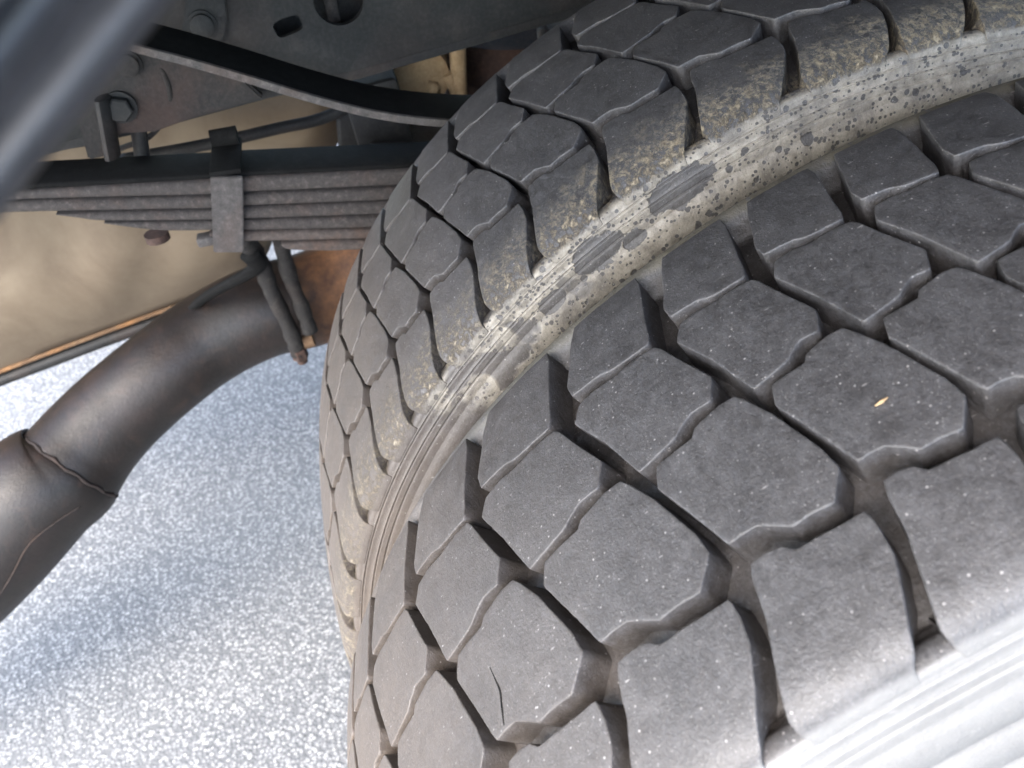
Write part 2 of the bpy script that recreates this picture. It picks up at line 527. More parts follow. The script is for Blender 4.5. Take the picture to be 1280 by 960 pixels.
ROW1 = [(-0.33, 50.8), (-0.295, 55), (-0.262, 64), (-0.222, 72), (-0.152, 88), (-0.15, 95.5), (-0.83, 95.5), (-0.86, 91.5), (-0.925, 84),
        (-1.0, 73), (-1.075, 63), (-1.065, 56), (-0.94, 55.6), (-0.78, 54.8), (-0.70, 52.5), (-0.60, 51.7), (-0.48, 51.3)]


def densify(pts, step=2.0):
    out = []
    n = len(pts)
    for i in range(n):
        a = np.array(pts[i]); b = np.array(pts[(i + 1) % n])
        m = max(1, int(round(np.linalg.norm(b - a) / step)))
        for j in range(m):
            out.append(a + (b - a) * j / m)
    return np.array(out)


def offset(poly, d):
    """poly is CCW; positive d grows it"""
    prv = np.roll(poly, 1, 0); nxt = np.roll(poly, -1, 0)
    t1 = poly - prv; t2 = nxt - poly
    t1 /= np.linalg.norm(t1, axis=1)[:, None] + 1e-9
    t2 /= np.linalg.norm(t2, axis=1)[:, None] + 1e-9
    n1 = np.stack([t1[:, 1], -t1[:, 0]], 1); n2 = np.stack([t2[:, 1], -t2[:, 0]], 1)
    nn = n1 + n2
    l = np.linalg.norm(nn, axis=1)[:, None] + 1e-9
    nn /= l
    c = np.clip((nn * n1).sum(1), 0.6, 1)[:, None]
    return poly + nn * d / c


def area(p):
    q = np.roll(p, -1, 0)
    return 0.5 * np.sum(p[:, 0] * q[:, 1] - q[:, 0] * p[:, 1])


def smooth_corners(p, w=0.25, it=2):
    for _ in range(it):
        p = p * (1 - 2 * w) + (np.roll(p, 1, 0) + np.roll(p, -1, 0)) * w
    return p


def block_mesh(name, outline, thetas, depth, mat, rng, edge_mm, grow=0.0):
    """outline in (pitch, mm); thetas(u) gives the angle relative to the block's own rotation"""
    pts = [(thetas(u) * RT, arc_of(x)) for u, x in outline]
    p = densify(pts)
    if area(p) < 0:
        p = p[::-1]
    p = smooth_corners(p, 0.08, 1)
    if grow:
        p = offset(p, grow)
    e = edge_mm
    levels = [(-1.1 * e - 1.3, 0.0), (-1.1 * e, -0.02), (-0.35 * e, -0.25 * e), (0.0, -1.0 * e), (0.05, -2.2 * e), (0.15, -0.5 * depth), (0.3, -0.85 * depth), (0.9, -depth - 1.2)]
    rings = [offset(p, d) for d, _ in levels]
    core = rings[0]
    n = len(core)
    # interior points
    mn, mx = core.min(0), core.max(0)
    inner_pts = []
    st = 5.0
    def inside(q):
        c = False
        j = n - 1
        for i in range(n):
            a, b = core[i], core[j]
            if (a[1] > q[1]) != (b[1] > q[1]) and q[0] < (b[0] - a[0]) * (q[1] - a[1]) / (b[1] - a[1]) + a[0]:
                c = not c
            j = i
        return c
    y = mn[1] + st * 0.5
    while y < mx[1]:
        x = mn[0] + st * 0.5
        while x < mx[0]:
            q = np.array((x + rng.uniform(-.8, .8), y + rng.uniform(-.8, .8)))
            if inside(q) and np.min(np.linalg.norm(core - q, axis=1)) > 2.0:
                inner_pts.append(q)
            x += st
        y += st
    allp = [Vector(q) for q in core] + [Vector(q) for q in inner_pts]
    res = delaunay_2d_cdt(allp, [(i, (i + 1) % n) for i in range(n)], [list(range(n))], 1, 1e-5)
    vs2, fs = res[0], res[2]
    ph = [rng.uniform(0, 6) for _ in range(4)]
    verts, faces = [], []
    wear, groove = [], []
    def wob(q):
        return 0.12 * math.sin(q[0] * .21 + ph[0]) * math.sin(q[1] * .17 + ph[1]) + 0.06 * math.sin(q[0] * .7 + ph[2]) * math.sin(q[1] * .6 + ph[3])
    for q in vs2:
        verts.append(place(q[0] / RT, q[1], wob(q)))
    wear += [0.0] * len(verts); groove += [0.0] * len(verts)
    for f in fs:
        a = area(np.array([vs2[i][:] for i in f]))
        faces.append(tuple(f) if a > 0 else tuple(f[::-1]))
    # the first n output verts are the core outline, in order
    prev = list(range(n))
    for (d, h), ring in list(zip(levels, rings))[1:]:
        s = len(verts)
        jit = [rng.gauss(0, 1) for _ in range(n)]
        for i, q in enumerate(ring):
            hh = h + wob(q) * (1 if h > -2 else 0)
            xq = max(-SMAX, min(SMAX, q[1]))
            verts.append(place(q[0] / RT + (jit[i] * 0.06 / RT if h > -2 else 0), xq, hh))
        cur = list(range(s, s + n))
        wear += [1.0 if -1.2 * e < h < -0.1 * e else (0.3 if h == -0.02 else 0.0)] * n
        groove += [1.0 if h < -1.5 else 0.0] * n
        for i in range(n):
            j = (i + 1) % n
            faces.append((prev[i], cur[i], cur[j], prev[j]))
        prev = cur
    me = bpy.data.meshes.new(name)
    me.from_pydata(verts, [], faces)
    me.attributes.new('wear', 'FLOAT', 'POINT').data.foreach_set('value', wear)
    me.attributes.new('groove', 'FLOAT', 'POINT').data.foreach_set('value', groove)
    me.shade_smooth()
    me.materials.append(mat)
    me.update()
    return me


DEPTH = 14.0
SMAX = arc_of(110.4)


def build_tyre(root, table, mat_tread, mat_body, unique_k, seed, grow):
    ths, k0, step = table
    N = len(ths)
    ext_u = np.arange(k0 - 2, k0 + N + 2)
    ext = np.array([ths[i % N] + 2 * math.pi * (i // N) for i in range(-2, N + 2)])
    def theta(u):
        return float(np.interp(u, ext_u, ext))
    # carcass: one lathe with grooves floor between the blocks
    nt = N * 26
    tg = np.linspace(ths[0], ths[0] + 2 * math.pi, nt, endpoint=False)
    ug = np.interp(tg, ext, ext_u)
    cols = []                                          # (x, drop, depth flag)
    SE = arc_of(110.4)
    cuts = [arc_of(107.9), arc_of(109.2), arc_of(110.0)]
    tread_x = np.concatenate([np.linspace(-SE, -60, 46, endpoint=False), np.arange(-60, 60.1, 2.5), np.linspace(60, SE, 47)[1:]])
    fine = np.array([sg * (c_ + o_) for c_ in cuts for o_ in (-0.9, -0.5, -0.2, 0.0, 0.2, 0.5, 0.9) for sg in (-1, 1)])
    tread_x = np.array(sorted(t_ for t_ in tread_x if min(abs(abs(t_) - c_) for c_ in cuts) > 1.0)); tread_x = np.sort(np.concatenate([tread_x, fine]))
    side_r = []
    ribs = [(110.9, 33.9, 0), (110.4, 34.3, .5), (111.4, 35.4, .9), (112.6, 40, .6), (114.2, 48.6, .6), (113.9, 49.6, -.2), (114.7, 51, .7), (115.8, 57, .5),
            (116.9, 66, .3), (116.7, 67, -.5), (117.3, 68.4, .5), (118, 80, 0), (118.4, 94, 0), (118, 108, 0), (116, 122, 0), (112, 136, 0), (106, 149, 0), (98, 162, 0), (93, 170, 0), (86, 174.5, 0)]
    left = [(-x - b, d) for x, d, b in ribs][::-1]
    right = [(x + b, d) for x, d, b in ribs]
    ncol = len(left) + len(tread_x) + len(right)
    V = np.zeros((nt, ncol, 3))
    beta = TH0 - tg
    def put(ci, x, r):
        V[:, ci, 0] = x / 1000
        V[:, ci, 1] = r / 1000 * np.sin(beta)
        V[:, ci, 2] = r / 1000 * np.cos(beta)
    for i, (x, d) in enumerate(left):
        put(i, np.full(nt, x), np.full(nt, RT - d))
    for i, x in enumerate(tread_x):
        sx = x
        x, d, nx, nr = prof_at(sx)
        t0_, t1_ = (arc_of(97), arc_of(106.8)) if sx < 0 else (arc_of(91), arc_of(102))
        taper = 1 - np.clip((abs(sx) - t0_) / (t1_ - t0_), 0, 1) ** 1.5
        dep = DEPTH * taper + 0.35 * float(np.clip((SE - abs(sx)) / 2, 0, 1))
        dc_ = min(abs(abs(sx) - c_) for c_ in cuts)
        dep += 0.75 * max(0.0, 1 - (dc_ / 0.5) ** 2) - 0.35 * max(0.0, 1 - ((dc_ - 0.75) / 0.4) ** 2)
        f = ug - np.floor(ug)
        depth = np.full(nt, dep)
        def bridge(sc, u0, u1, w, rise):
            a = np.clip((((f - u0) % 1)) / (u1 - u0), 0, 1)
            m = np.where(((f - u0) % 1) < (u1 - u0), np.sin(a * math.pi) ** 0.5, 0)
            return rise * m * math.exp(-((x - sc) / w) ** 4)
        depth -= bridge(-2, 0.36, 0.84, 9, 5.5) + bridge(52.5, 0.05, 0.5, 9, 6.0) + bridge(-56, 0.62, 1.08, 9, 3.5)
        put(len(left) + i, x - nx * depth, RT - d - nr * depth)
    for i, (x, d) in enumerate(right):
        put(len(left) + len(tread_x) + i, np.full(nt, x), np.full(nt, RT - d))
    verts = V.reshape(-1, 3)
    idx = np.arange(nt * ncol).reshape(nt, ncol)
    a = idx[:, :-1]; b = idx[:, 1:]
    c = np.roll(idx, -1, 0)[:, 1:]; dd = np.roll(idx, -1, 0)[:, :-1]
    faces = np.stack([a, b, c, dd], -1).reshape(-1, 4)[:, ::-1]
    me = bpy.data.meshes.new('tyre_casing')
    me.vertices.add(len(verts)); me.vertices.foreach_set('co', verts.ravel())
    me.loops.add(faces.size); me.loops.foreach_set('vertex_index', faces.ravel())
    me.polygons.add(len(faces)); me.polygons.foreach_set('loop_start', np.arange(0, faces.size, 4))
    me.update(calc_edges=True)
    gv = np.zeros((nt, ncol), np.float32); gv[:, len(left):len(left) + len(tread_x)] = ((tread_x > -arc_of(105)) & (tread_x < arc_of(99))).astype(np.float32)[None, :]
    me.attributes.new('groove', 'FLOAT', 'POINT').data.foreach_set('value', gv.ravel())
    me.shade_smooth()
    me.materials.append(mat_body)
    o = link(bpy.data.objects.new('tyre_casing', me))
    o.parent = root
    # tread blocks
    rng = random.Random(seed)
    shared = {}
    for i in range(N):
        k = k0 + i
        tk = theta(k)
        uniq = k in unique_k
        for rn, row in (('a', ROW1), ('b', ROW2), ('c', ROW3), ('d', ROW4)):
            key = (rn, 'u') if not uniq else None
            if uniq:
                m_ = block_mesh('tread_block', row, lambda u: theta(k + u) - tk, DEPTH, mat_tread, rng, 0.42 if rn in 'cd' else 0.38, grow)
            else:
                near_seam = (k - 2 < k0) or (k + 1 > k0 + N) or k < max(unique_k) + 2
                if near_seam:
                    m_ = block_mesh('tread_block', row, lambda u: theta(k + u) - tk, DEPTH, mat_tread, rng, 0.55, grow)
                else:
                    if rn not in shared:
                        shared[rn] = block_mesh('tread_block', row, lambda u: u * step, DEPTH, mat_tread, rng, 0.55, grow)
                    m_ = shared[rn]
            ob = link(bpy.data.objects.new('tread_block', m_))
            ob.parent = root
            ob.rotation_euler = (tk, 0, 0)
    return theta


DX = 0.2698
outer = thing('truck_tyre', 'outer twin truck tyre with clean worn grey tread blocks, nearest and largest', 'truck tyre', (0, 0, AXLE), 'twin rear tyres of the truck')
inner = thing('truck_tyre', 'inner twin truck tyre with pale mud splashed down its sidewall and shoulder', 'truck tyre', (DX, 0, AXLE), 'twin rear tyres of the truck')
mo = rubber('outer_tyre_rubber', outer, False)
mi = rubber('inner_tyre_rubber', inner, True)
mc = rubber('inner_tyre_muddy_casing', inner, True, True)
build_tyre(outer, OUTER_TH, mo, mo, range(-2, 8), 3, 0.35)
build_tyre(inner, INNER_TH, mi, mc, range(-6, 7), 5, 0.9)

# a torn crack in one worn block of the outer tyre, and its steel rims
def tyre_point(theta, x, h):
    return Vector(place(theta, x, h))


bm = bmesh.new()
cr = [(-0.1712, -22.8, 0.15), (-0.1685, -29.5, 0.45), (-0.1666, -34.1, 0.8), (-0.1694, -39.3, 0.9), (-0.1734, -46.3, 0.5)]
cr = [tuple(q) for q in spline(cr, 16)]
rg = []
for i, (th, x, w) in enumerate(cr):
    x = arc_of(x)
    rg.append([bm.verts.new(place(th - w * 0.45 / RT, x, 0.2)), bm.verts.new(place(th + w * 0.45 / RT, x, 0.2)), bm.verts.new(place(th, x, -1.4))])
for i in range(len(rg) - 1):
    for k in range(3):
        bm.faces.new((rg[i][k], rg[i][(k + 1) % 3], rg[i + 1][(k + 1) % 3], rg[i + 1][k]))
bm.faces.new(rg[0]); bm.faces.new(rg[-1][::-1])
bm_obj('crack', bm, M['spring_top'], outer, smooth=False)
bm = bmesh.new()
a_, b_ = tyre_point(0.246, arc_of(-35.2), 0.9), tyre_point(0.2576, arc_of(-34.8), 0.9)
add_tube(bm, [a_, a_.lerp(b_, .5), b_], [0.0002, 0.0007, 0.0002], 6)
straw = bm_obj('straw_flake', bm, M['tan_cast'])
straw.location = (0, 0, AXLE)
tag(straw, 'tiny yellow straw flake lying on a worn tread block', 'straw')


def rim(root):
    bm = bmesh.new()
    prof = [(-0.080, 0.238), (-0.086, 0.229), (-0.080, 0.222), (-0.060, 0.215), (-0.02, 0.200), (0.05, 0.205), (0.080, 0.222), (0.086, 0.229), (0.080, 0.238)]
    prof = prof + [(0.078, 0.226), (0.05, 0.209), (-0.02, 0.204), (-0.06, 0.219), (-0.078, 0.227)]
    n = 64
    rings = [[bm.verts.new((x, r * math.cos(2 * math.pi * k / n), r * math.sin(2 * math.pi * k / n))) for k in range(n)] for x, r in prof]
    for i in range(len(prof)):
        j = (i + 1) % len(prof)
        for k in range(n):
            bm.faces.new((rings[i][k], rings[i][(k + 1) % n], rings[j][(k + 1) % n], rings[j][k]))
    disc = [(-0.02, 0.199), (-0.05, 0.17), (-0.06, 0.14), (-0.06, 0.08)]
    dr = [[bm.verts.new((x, r * math.cos(2 * math.pi * k / n), r * math.sin(2 * math.pi * k / n))) for k in range(n)] for x, r in disc]
    for i in range(len(disc) - 1):
        for k in range(n):
            bm.faces.new((dr[i][k], dr[i][(k + 1) % n], dr[i + 1][(k + 1) % n], dr[i + 1][k]))
    bm_obj('rim', bm, M['rail'], root)


rim(outer)
rim(inner)

# ---------------------------------------------------------------- leaf spring
SPX = 0.44                                             # its outboard edge
SPW = 0.050


def px_edge(pts, x=SPX):
    return [at(u, v, x=x) for u, v in pts]


leafroot = thing('leaf_spring', 'stacked rusty brown leaf spring running level behind the inner tyre', 'leaf spring', at(300, 232, x=SPX))


def leaf(top_pts, bot_pts, mat, name='leaf', w=SPW, x=SPX, extra=0.0):
    """a long steel strip whose side edge runs between two polylines, given front to back"""
    n = 40
    T = spline([tuple(p) for p in px_edge(top_pts, x)], n)
    B = spline([tuple(p) for p in px_edge(bot_pts, x)], n)
    n = min(len(T), len(B))
    bm = bmesh.new()
    rings = []
    for i in range(n):
        t, b = Vector(T[i]), Vector(B[i])
        c = (t + b) / 2
        h = (t - b).length / 2
        up = (t - b).normalized()
        prof = []
        r = min(h * 0.75, 0.0035)
        for (sx, sz) in ((-1, -1), (-1, 1), (1, 1), (1, -1)):
            order = (0, 1, 2) if True else ()
            for q in order:
                a = q / 2 * math.pi / 2
                if (sx, sz) == (-1, -1):
                    vx, vz = -math.sin(a), -math.cos(a)
                elif (sx, sz) == (-1, 1):
                    vx, vz = -math.cos(a), math.sin(a)
                elif (sx, sz) == (1, 1):
                    vx, vz = math.sin(a), math.cos(a)
                else:
                    vx, vz = math.cos(a), -math.sin(a)
                px = (0 if sx < 0 else w) + (r if sx < 0 else -r) + vx * r
                pz = sz * (h - r) + vz * r
                prof.append((px, pz))
        rings.append([bm.verts.new(c + Vector((px, 0, 0)) + up * pz) for px, pz in prof])
    m = len(rings[0])
    for i in range(n - 1):
        for k in range(m):
            bm.faces.new((rings[i][k], rings[i][(k + 1) % m], rings[i + 1][(k + 1) % m], rings[i + 1][k]))
    bm.faces.new(rings[0][::-1]); bm.faces.new(rings[-1])
    o = bm_obj(name, bm, mat, None, auto=50)
    o.data.transform(Matrix.Translation(-leafroot.location))
    o.parent = leafroot
    return o


# boundaries of the leaves down the stack (photograph coordinates of their outboard edge)
G = [
    [(-160, 246), (20, 240), (265, 226), (305, 223), (520, 212), (800, 197), (1100, 185)],     # top corner
    [(-160, 259), (20, 252), (265, 246), (305, 243), (525, 233), (800, 219), (1100, 208)],
    [(-160, 276), (20, 268), (265, 263), (305, 260), (519, 251), (800, 238), (1100, 228)],
    [(70, 269.5), (100, 274), (135, 278), (265, 277), (305, 276), (500, 269), (800, 257), (1100, 247)],
    [(130, 280), (165, 286), (205, 290.5), (265, 290), (305, 290), (490, 286), (800, 275), (1100, 266)],
    [(262, 299), (275, 303), (290, 303), (305, 304), (480, 300), (800, 292), (1100, 283)],
    [(352, 308), (362, 314), (400, 316), (420, 316), (475, 314), (800, 308), (1100, 301)],
]


def shift(row, dv):
    return [(u, v + dv) for u, v in row]


leaf(G[0], shift(G[1], -1.3), M['spring'])
leaf(shift(G[1], 1.3), shift(G[2], -1.0), M['spring'])
for i, row in enumerate(G[3:]):
    us = [u for u, v in row]
    top = [(u, float(np.interp(u, [a for a, b in G[i + 2]], [b for a, b in G[i + 2]])) + 1.1) for u in us]
    top[0] = (top[0][0], top[0][1] + 0.3)
    leaf(top, shift(row, -0.8), M['spring_rust'] if i >= 2 else M['spring'])
# black oily upper face of the main leaf: a flat liner strip on top
bm = bmesh.new()
Tt = spline([tuple(p) for p in px_edge(shift(G[0], -1.2))], 40)
rings = []
for q in Tt:
    q = Vector(q)
    rings.append([bm.verts.new(q + Vector((dx, 0, dz))) for dx, dz in ((0.004, -0.002), (0.004, 0.0015), (0.006, 0.003), (SPW - 0.006, 0.003), (SPW - 0.004, 0.0015), (SPW - 0.004, -0.002))])
for i in range(len(rings) - 1):
    for k in range(6):
        bm.faces.new((rings[i][k], rings[i][(k + 1) % 6], rings[i + 1][(k + 1) % 6], rings[i + 1][k]))
o = bm_obj('top_liner', bm, M['spring_top'], None)
o.data.transform(Matrix.Translation(-leafroot.location)); o.parent = leafroot

# the clamp strap round the stack
def add_strap(bm, u0, u1, vt, vb, x0, wid, th):
    a = at(u0, vt, x=x0); b = at(u1, vt, x=x0); c = at(u1 + 1, vb, x=x0); d = at(u0 + 4, vb, x=x0)
    # outer plate on the outboard edge
    def slab(p):
        vs = [bm.verts.new(q) for q in p] + [bm.verts.new(q + Vector((-th, 0, 0))) for q in p]
        fs = [(0, 1, 2, 3), (7, 6, 5, 4), (0, 4, 5, 1), (1, 5, 6, 2), (2, 6, 7, 3), (3, 7, 4, 0)]
        fs = [bm.faces.new([vs[i] for i in f]) for f in fs]
        bmesh.ops.bevel(bm, geom=list({e for f in fs for e in f.edges}), offset=0.0008, segments=2, affect='EDGES')
    slab([a, b, c, d])
    return a, b, c, d


strap = thing('spring_clamp', 'flat grey steel clamp strap folded around the leaf spring stack', 'spring clamp', at(285, 260, x=SPX))
bm = bmesh.new()
A, B_, C_, D_ = add_strap(bm, 263, 304, 219, 313, SPX - 0.0015, 0, 0.004)
bm.verts.ensure_lookup_table()
o = bm_obj('clamp_plate', bm, M['strap'], None, auto=40); o.data.transform(Matrix.Translation(-strap.location)); o.parent = strap
bm = bmesh.new()                                       # the part that folds over the top of the stack
yc = (A.y + B_.y) / 2; zc = (A.z + B_.z) / 2
wy = abs(A.y - B_.y)
add_box(bm, (SPW + 0.010, wy, 0.004), (SPX + SPW / 2, yc, zc + 0.0035), Matrix.Rotation(R(3), 3, 'X'), 0.001)
o = bm_obj('clamp_bridge', bm, M['spring_top'], None, auto=40); o.data.transform(Matrix.Translation(-strap.location)); o.parent = strap
bm = bmesh.new()
add_tube(bm, [(SPX + SPW - 0.004, yc - wy * .44, zc + 0.010), (SPX + SPW - 0.004, yc + wy * .44, zc + 0.010)], 0.0075, 14)
o = bm_obj('clamp_bolt', bm, M['spring_top'], None, auto=40); o.data.transform(Matrix.Translation(-strap.location)); o.parent = strap
bm = bmesh.new()
p = at(258, 299, x=SPX + 0.004)
add_box(bm, (0.012, 0.014, 0.008), p, None, 0.002)
o = bm_obj('clamp_lug', bm, M['strap'], None, auto=40); o.data.transform(Matrix.Translation(-strap.location)); o.parent = strap
bm = bmesh.new()
p = at(196, 294, x=SPX + 0.012)
add_tube(bm, [p + Vector((0, 0, .002)), p - Vector((0, 0, .004))], 0.0095, 12)
o = bm_obj('leaf_rivet', bm, M['dark_brown'], None, auto=40); o.data.transform(Matrix.Translation(-leafroot.location)); o.parent = leafroot


# ---------------------------------------------------------------- helper spring (the dark curved bar with a bright lower edge)
def swept_bar(name, mid_pts, half_h, w, x, mat, root=None, tilt=0.0):
    """bar of rectangular section, side face centred on the given line"""
    n = 48
    P = [Vector(q) for q in spline([tuple(at(u, v, x=x)) for u, v in mid_pts], n)]
    bm = bmesh.new(); rings = []
    for i, c in enumerate(P):
        t = (P[min(i + 1, len(P) - 1)] - P[max(0, i - 1)]).normalized()
        up = Vector((1, 0, 0)).cross(t)
        if up.z < 0:
            up = -up
        hh = half_h[0] + (half_h[1] - half_h[0]) * i / (len(P) - 1)
        prof = [(0, -hh * .8), (-0.000, hh * .8), (0.0015, hh), (w - .0015, hh), (w, hh * .8), (w, -hh * .8), (w - .0015, -hh), (0.0015, -hh)]
        rings.append([bm.verts.new(c + Vector((a, 0, 0)) + up * b + Vector((0, 0, a * tilt))) for a, b in prof])
    m = len(rings[0])
    for i in range(len(rings) - 1):
        for k in range(m):
            bm.faces.new((rings[i][k], rings[i][(k + 1) % m], rings[i + 1][(k + 1) % m], rings[i + 1][k]))
    bm.faces.new(rings[0][::-1]); bm.faces.new(rings[-1])
    o = bm_obj(name, bm, mat, None, auto=50)
    if root:
        o.data.transform(Matrix.Translation(-root.location)); o.parent = root
    return o


helper = thing('helper_spring', 'single curved black helper spring leaf with painted lit lower edge below the frame', 'helper spring', at(350, 110, x=0.40))
hp = [(100, 28), (157, 57), (230, 77), (300, 97), (400, 127), (480, 146), (560, 155), (640, 156), (760, 150)]
swept_bar('spring_edge', hp, (0.0028, 0.0032), 0.004, 0.400, M['lit_edge'], helper)  # separate pale strip paints the light caught along the lower edge
hp2 = [(u, v - 2.0) for u, v in hp]
swept_bar('leaf', hp2, (0.0026, 0.003), 0.052, 0.4042, M['spring_top'], helper)

# ---------------------------------------------------------------- frame rail
RX = 0.50
rail = thing('frame_rail', 'dark grey steel truck frame rail with punched holes above the springs', 'frame rail', (RX, 0.3, 0.7))
low = [(-140, 242), (60, 191), (187, 162), (337, 121), (450, 97), (700, 25), (900, -34)]
LO = [at(u, v, x=RX) for u, v in low]


def rail_low(y):
    ys = [p.y for p in LO][::-1]; zs = [p.z for p in LO][::-1]
    return float(np.interp(y, ys, zs))


def hole_poly(c, a, b, rot, n=24, pw=2.0):
    out = []
    for k in range(n):
        t = 2 * math.pi * k / n
        ex = math.copysign(abs(math.cos(t)) ** (2 / pw), math.cos(t)) * a
        ez = math.copysign(abs(math.sin(t)) ** (2 / pw), math.sin(t)) * b
        out.append((c[0] + ex * math.cos(rot) - ez * math.sin(rot), c[1] + ex * math.sin(rot) + ez * math.cos(rot)))
    return out


def web():
    """side plate in the y-z plane with real holes"""
    ys = np.linspace(-0.35, 0.98, 34)
    ext = lambda y: rail_low(y) if LO[-1].y <= y <= LO[0].y else (LO[-1].z + (LO[-1].y - y) * 0.10 if y < LO[-1].y else LO[0].z)
    outline = [(y, ext(y)) for y in ys] + [(ys[-1], 0.98), (ys[0], 0.98)]
    holes = []
    p = at(360, 33, x=RX); holes.append(hole_poly((p.y, p.z), 0.0105, 0.0062, R(-12), 20, 4))
    p = at(423, 0, x=RX); holes.append(hole_poly((p.y, p.z), 0.0185, 0.0185, 0, 28))
    p = at(203, 92, x=RX); holes.append(hole_poly((p.y, p.z), 0.0016, 0.012, R(8), 12, 2))
    pts = [Vector(q) for q in outline]; edges = [(i, (i + 1) % len(outline)) for i in range(len(outline))]
    for h in holes:
        s = len(pts); pts += [Vector(q) for q in h]
        edges += [(s + i, s + (i + 1) % len(h)) for i in range(len(h))]
    res = delaunay_2d_cdt(pts, edges, [], 0, 1e-6)
    v2, f2 = res[0], res[2]
    polys = [outline] + holes

    def inp(q, poly):
        c = False; j = len(poly) - 1
        for i in range(len(poly)):
            a, b = poly[i], poly[j]
            if (a[1] > q[1]) != (b[1] > q[1]) and q[0] < (b[0] - a[0]) * (q[1] - a[1]) / (b[1] - a[1]) + a[0]:
                c = not c
            j = i
        return c
    bm = bmesh.new()
    vs = [bm.verts.new((RX, q[0], q[1])) for q in v2]
    keep = []
    for f in f2:
        c = (sum(v2[i][0] for i in f) / len(f), sum(v2[i][1] for i in f) / len(f))
        if inp(c, outline) and not any(inp(c, h) for h in holes):
            keep.append(bm.faces.new([vs[i] for i in f]))
    r = bmesh.ops.extrude_face_region(bm, geom=keep)
    bmesh.ops.translate(bm, verts=[v for v in r['geom'] if isinstance(v, bmesh.types.BMVert)], vec=(0.007, 0, 0))
    return bm


def to_root(o, root):
    o.data.transform(Matrix.Translation(-root.location)); o.parent = root
    return o


to_root(bm_obj('web', web(), M['rail'], None, smooth=False), rail)
bm = bmesh.new()                                       # closing plate on the inboard side of the box section
add_box(bm, (0.006, 1.32, 0.42), (RX + 0.064, 0.315, 0.903), Matrix.Rotation(R(-4.6), 3, 'X'), 0.001)
to_root(bm_obj('inner_web', bm, M['black'], None, smooth=False), rail)
bm = bmesh.new()                                       # lower flange, turned inboard
fl = [p for p in LO]
rings = []
for q in fl:
    rings.append([bm.verts.new(q + Vector((a, 0, b))) for a, b in ((-0.0006, -0.0006), (-0.0006, 0.006), (0.060, 0.0065), (0.060, -0.0006))])
for i in range(len(rings) - 1):
    for k in range(4):
        bm.faces.new((rings[i][k], rings[i][(k + 1) % 4], rings[i + 1][(k + 1) % 4], rings[i + 1][k]))
bm.faces.new(rings[0][::-1]); bm.faces.new(rings[-1])
to_root(bm_obj('flange', bm, M['black'], None, auto=40), rail)
# a lighter crossmember flange seen through the big hole
bm = bmesh.new()
p = at(413, 2, x=RX + 0.05)
add_box(bm, (0.004, 0.010, 0.10), p, None, 0.001)
to_root(bm_obj('web_rib', bm, M['lit_edge'], None), rail)

bm = bmesh.new()                                       # crossmember running inboard from the rail
add_box(bm, (0.80, 0.14, 0.20), (RX + 0.475, 0.02, 0.63), Matrix.Rotation(R(-4.6), 3, 'X'), 0.006)
to_root(bm_obj('crossmember', bm, M['bracket'], None, auto=40), rail)

bm = bmesh.new()
add_box(bm, (0.74, 0.05, 0.11), (RX + 0.44, 0.285, 0.60), Matrix.Rotation(R(-4.6), 3, 'X'), 0.005)
to_root(bm_obj('crossmember', bm, M['black'], None, auto=40), rail)

# teardrop gusset plate bolted on the rail
gus = thing('gusset_plate', 'teardrop gusset plate with one round bolt on the frame rail', 'bracket', at(258, 30, x=RX - 0.004))
gp = [(243, -40), (262, -60), (276, -40), (283, 10), (284, 25), (281, 42), (274, 54), (262, 60), (248, 62), (232, 55), (228, 30), (232, 0)]
bm = bmesh.new()
vs = [bm.verts.new(at(u, v, x=RX - 0.0015)) for u, v in gp]
f = bm.faces.new(vs)
r = bmesh.ops.extrude_face_region(bm, geom=[f])
bmesh.ops.translate(bm, verts=[v for v in r['geom'] if isinstance(v, bmesh.types.BMVert)], vec=(-0.006, 0, 0))
bmesh.ops.bevel(bm, geom=bm.edges[:], offset=0.001, segments=2, affect='EDGES')
to_root(bm_obj('plate', bm, M['rail'], None, auto=40), gus)


def bolt(center, r, h, mat, root, name='bolt', hexa=True):
    bm = bmesh.new()
    c = Vector(center)
    add_tube(bm, [c, c + Vector((-h * .3, 0, 0))], r * 1.25, 24)
    add_tube(bm, [c + Vector((-h * .3, 0, 0)), c + Vector((-h * .9, 0, 0)), c + Vector((-h, 0, 0))], [r, r, r * .85], 6 if hexa else 20)
    o = to_root(bm_obj(name, bm, mat, None, auto=35), root)
    return o


bolt(at(253, 31, x=RX - 0.0076), 0.0085, 0.006, M['rail'], gus, hexa=False)

# spring hanger bracket with shackle at the left end
hang = thing('spring_hanger', 'blackened spring hanger bracket with hex bolt at the rear end of the frame rail', 'spring hanger', at(150, 130, x=0.485))
hp_ = [(60, 40), (215, 60), (300, 90), (330, 118), (250, 140), (195, 160), (150, 163), (135, 190), (112, 195), (100, 150), (60, 120)]
bm = bmesh.new()
vs = [bm.verts.new(at(u, v, x=0.487)) for u, v in hp_]
f = bm.faces.new(vs)
r = bmesh.ops.extrude_face_region(bm, geom=[f])
bmesh.ops.translate(bm, verts=[v for v in r['geom'] if isinstance(v, bmesh.types.BMVert)], vec=(-0.008, 0, 0))
bmesh.ops.bevel(bm, geom=bm.edges[:], offset=0.0015, segments=2, affect='EDGES')
to_root(bm_obj('bracket', bm, M['bracket'], None, auto=40), hang)
bolt(at(151, 133, x=0.4785), 0.0095, 0.010, M['rail'], hang)
bolt(at(160, 80, x=0.4785), 0.008, 0.006, M['bracket'], hang, hexa=False)
bm = bmesh.new()
add_tube(bm, [at(128, 122, x=0.470), at(141, 196, x=0.470)], 0.0095, 10, squash=0.5)
to_root(bm_obj('shackle_arm', bm, M['black'], None, auto=40), hang)
bm = bmesh.new()
